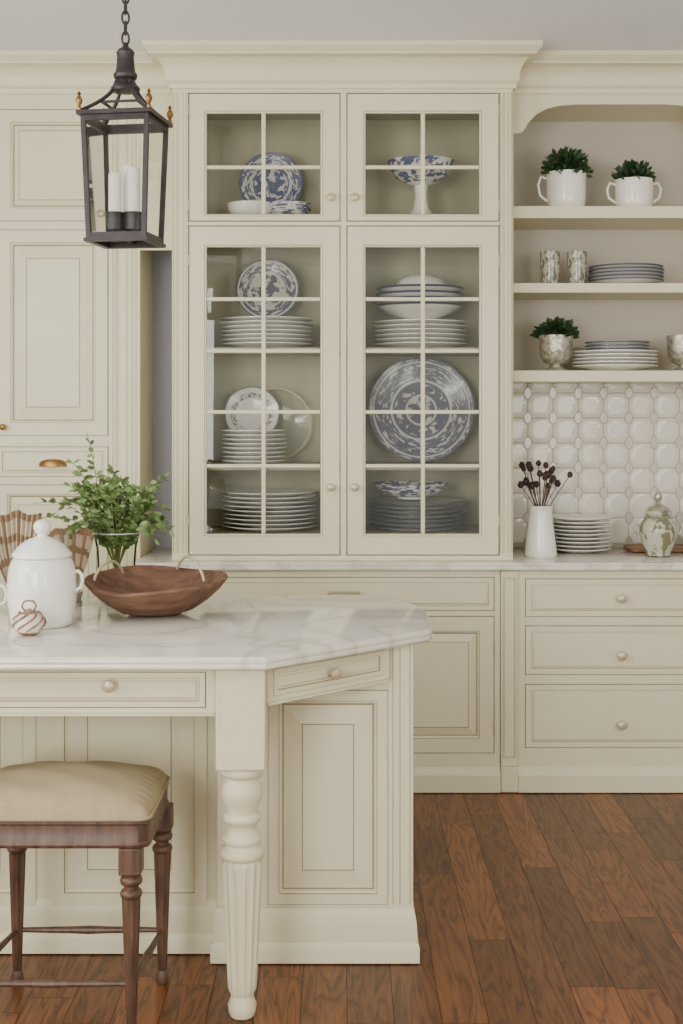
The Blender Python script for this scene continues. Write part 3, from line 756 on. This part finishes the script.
# ================================================================ OPEN SHELF ITEMS
def foliage(g,c,R,n,L,mi,zs=.8,dn=0):
    for i in range(n):
        th=random.uniform(0,6.283); ph=math.acos(random.uniform(-.15,1)); d=Vector((math.sin(ph)*math.cos(th),math.sin(ph)*math.sin(th),math.cos(ph)*zs))
        p=Vector(c)+d*R*random.uniform(.35,.95); g.leaf(p,d+Vector((random.uniform(-.6,.6),random.uniform(-.6,.6),random.uniform(-.2,.7))),L*random.uniform(.7,1.2),L*.6,mi)
def potmug(name,px,py,z,R,h,handles,fr,leafL,fz=.8,n=240):
    g=G(); g.lathe([(0,0),(.86*R,0),(.92*R,.006),(R*.98,h*.3),(R,h*.95),(R,h),(R*.93,h),(R*.9,h*.85),(0,h*.85)],n=36,mi=[0]*7+[1])
    for s in handles:
        g.tube([(s*R*.97,0,h*.85),(s*(R+.022),0,h*.9),(s*(R+.034),0,h*.68),(s*(R+.026),0,h*.4),(s*R*.97,0,h*.25)],.0055,n=8)
    foliage(g,(0,0,h*1.0),fr,n,leafL,2,zs=fz)
    g.obj(name,[CERAM,SOIL,GREEN2],loc=(px,py,z+.0005),smooth=50)
sz=[a for a,b in zs]; QY=5.50
random.seed(3)
potmug('potted_herb_mug',X(566,QY),QY,sz[2],.084,.158,(-1,),.096,.030,1.0,680)
potmug('potted_herb_mug',X(634,QY),QY,sz[2],.080,.128,(-1,1),.074,.034,.9,360)
for u in (550,577):
    g=G(); g.lathe([(0,0),(.036,0),(.037,.004),(.040,.07),(.043,.143),(.040,.143),(.036,.07),(.033,.01),(0,.01)],n=32); g.obj('patterned_tumbler',BWG,loc=(X(u,QY),QY,sz[1]+.0005),smooth=45)
stack('blue_rim_plate_stack',X(626,QY),QY,sz[1],.157,5,.0145,rim=1)
g=G(); gob=[(0,0),(.045,0),(.048,.006),(.036,.012),(.024,.018),(.026,.026),(.052,.038),(.066,.062),(.070,.100),(.073,.150),(.069,.150),(.066,.13),(0,.13)]
g.lathe(gob,n=36,mi=[0]*11+[1]); foliage(g,(0,0,.15),.080,240,.040,2,zs=.6)
g.obj('silver_goblet_planter',[SILVER,SOIL,GREEN2],loc=(X(555,QY),QY-.02,sz[0]+.0005),smooth=50)
z=stack('dinner_plate_stack',X(615,QY),QY,sz[0],.178,5,.015)
stack('salad_plate_stack',X(617,QY),QY,z-.011,.135,3,.014,rim=1)
g=G(); g.lathe(gob[:-1]+[(0,.13)],n=36); g.tube([(.068,0,.13),(.1,0,.135),(.11,0,.1),(.09,0,.07),(.062,0,.07)],.004); g.obj('silver_cup',SILVER,loc=(X(675,QY)+.035,QY-.01,sz[0]+.0005),smooth=50)
# ================================================================ COUNTER ITEMS (right)
CZt=.9205
pv=root('pod_pitcher',(X(540,5.42),5.40,CZt))
g=G(); g.lathe([(0,0),(.064,0),(.068,.006),(.064,.04),(.054,.12),(.047,.18),(.050,.205),(.056,.212),(.051,.212),(.044,.18),(.044,.10),(0,.03)],n=40)
g.obj('pitcher',CERAM,pv,smooth=50)
random.seed(21)
g=G()
for i in range(24):
    a=i*2.4; sp=random.uniform(.03,.125); zz=random.uniform(.29,.385)
    tip=Vector((sp*math.cos(a),sp*math.sin(a)*.6,zz)); mid=Vector((.3*tip.x,.3*tip.y,.21)); b=Vector((-.2*tip.x,-.2*tip.y,.05))
    g.tube([b,mid,mid.lerp(tip,.5),tip],.0018,n=5,mi=1)
    g.M=T(*tip); r=random.uniform(.010,.015)
    g.lathe([(0,-r),(r*.6,-r*.8),(r,-.1*r),(r*.9,r*.5),(r*.5,r*.8),(r*.9,r*1.1),(0,r)],n=12); g.M=Matrix.Identity(4)
g.obj('dried_pods',[POD,PSTEM],pv,smooth=50)
stack('dinner_plate_stack',X(583,5.5),5.59,CZt,.138,9,.0165)
g=G(); loops(g,[rr(0,0,.20,.09,.03,0),rr(0,0,.205,.095,.03,.004),rr(0,0,.205,.095,.03,.014),rr(0,0,.20,.09,.03,.018)]); g.obj('cutting_board',BOARDW,loc=(X(672,5.55)+.03,5.63,CZt+.0005),smooth=40)
g=G(); g.lathe([(0,0),(.045,0),(.052,.006),(.05,.014),(.066,.05),(.078,.10),(.074,.135),(.056,.158),(.05,.165),(.05,.172),(.058,.176),(.054,.19),(.038,.205),(.018,.214),(.010,.222),(.014,.235),(.018,.245),(.010,.262),(.004,.275),(0,.28)],n=40,mi=[0]*11+[1]*8)
g.lathe([(.056,.156),(.060,.162),(.052,.168)],n=40,mi=1)
for s in (1,-1): g.tube([(s*.074,0,.12),(s*.090,0,.135),(s*.098,0,.11),(s*.088,0,.09),(s*.077,0,.09)],.004,mi=1)
g.obj('lidded_ginger_jar',[BWJ,SILVER],loc=(X(657,5.43),5.41,CZt+.0005),smooth=50)
g=G(); g.lathe([(0,0),(.05,0),(.06,.01),(.085,.06),(.08,.10),(.06,.12),(.055,.125),(.06,.13),(.03,.15),(.008,.158),(.012,.17),(0,.18)],n=36)
g.tube([(-.08,0,.10),(-.11,0,.14),(-.125,0,.165)],[.014,.009,.006],n=10); g.obj('silver_teapot',SILVER,loc=(X(714,5.40)+.02,5.38,CZt+.0005),smooth=50)
# ================================================================ LIGHT
w=bpy.data.worlds.new('World'); bpy.context.scene.world=w; w.use_nodes=True
bg=w.node_tree.nodes['Background']; bg.inputs[0].default_value=(1,.985,.95,1); bg.inputs[1].default_value=1.4
def area(name,loc,tgt,sx,sy,p,col=(1,1,1)):
    l=bpy.data.lights.new(name,'AREA'); l.shape='RECTANGLE'; l.size=sx; l.size_y=sy; l.energy=p; l.color=col
    o=bpy.data.objects.new(name,l); bpy.context.scene.collection.objects.link(o); o.location=loc
    o.rotation_euler=(Vector(tgt)-Vector(loc)).to_track_quat('-Z','Y').to_euler(); return o
area('window_light_left',(-1.98,-2.3,1.75),(-.2,5,1.3),1.45,2.0,135,(1,.98,.93))
area('window_light_right',(2.05,-2.3,1.75),(.2,5,1.3),1.1,2.0,50,(1,.98,.93))
area('window_light_side',(-2.6,2.9,1.7),(0,3.9,1.2),1.6,1.6,55,(1,.98,.94))
area('ceiling_fill_right',(2.2,2.2,2.0),(.8,4.4,3.0),.5,.5,14,(.96,.97,1))  # added fill, no lamp in the room; brightens the ceiling from out of view
area('ceiling_fill_left',(-2.2,2.2,2.0),(-.8,4.4,3.0),.5,.5,14,(.96,.97,1))  # matching added fill on the left, likewise only to lift the ceiling
# ================================================================ CAMERA
cam=bpy.data.cameras.new('camera'); co=bpy.data.objects.new('camera',cam); bpy.context.scene.collection.objects.link(co)
co.location=(0,0,EYE); co.rotation_euler=(math.radians(90),0,0)
cam.sensor_width=36; cam.lens=F/1024*36; cam.shift_y=-(512-HY)/1024; cam.clip_start=.05
bpy.context.scene.camera=co
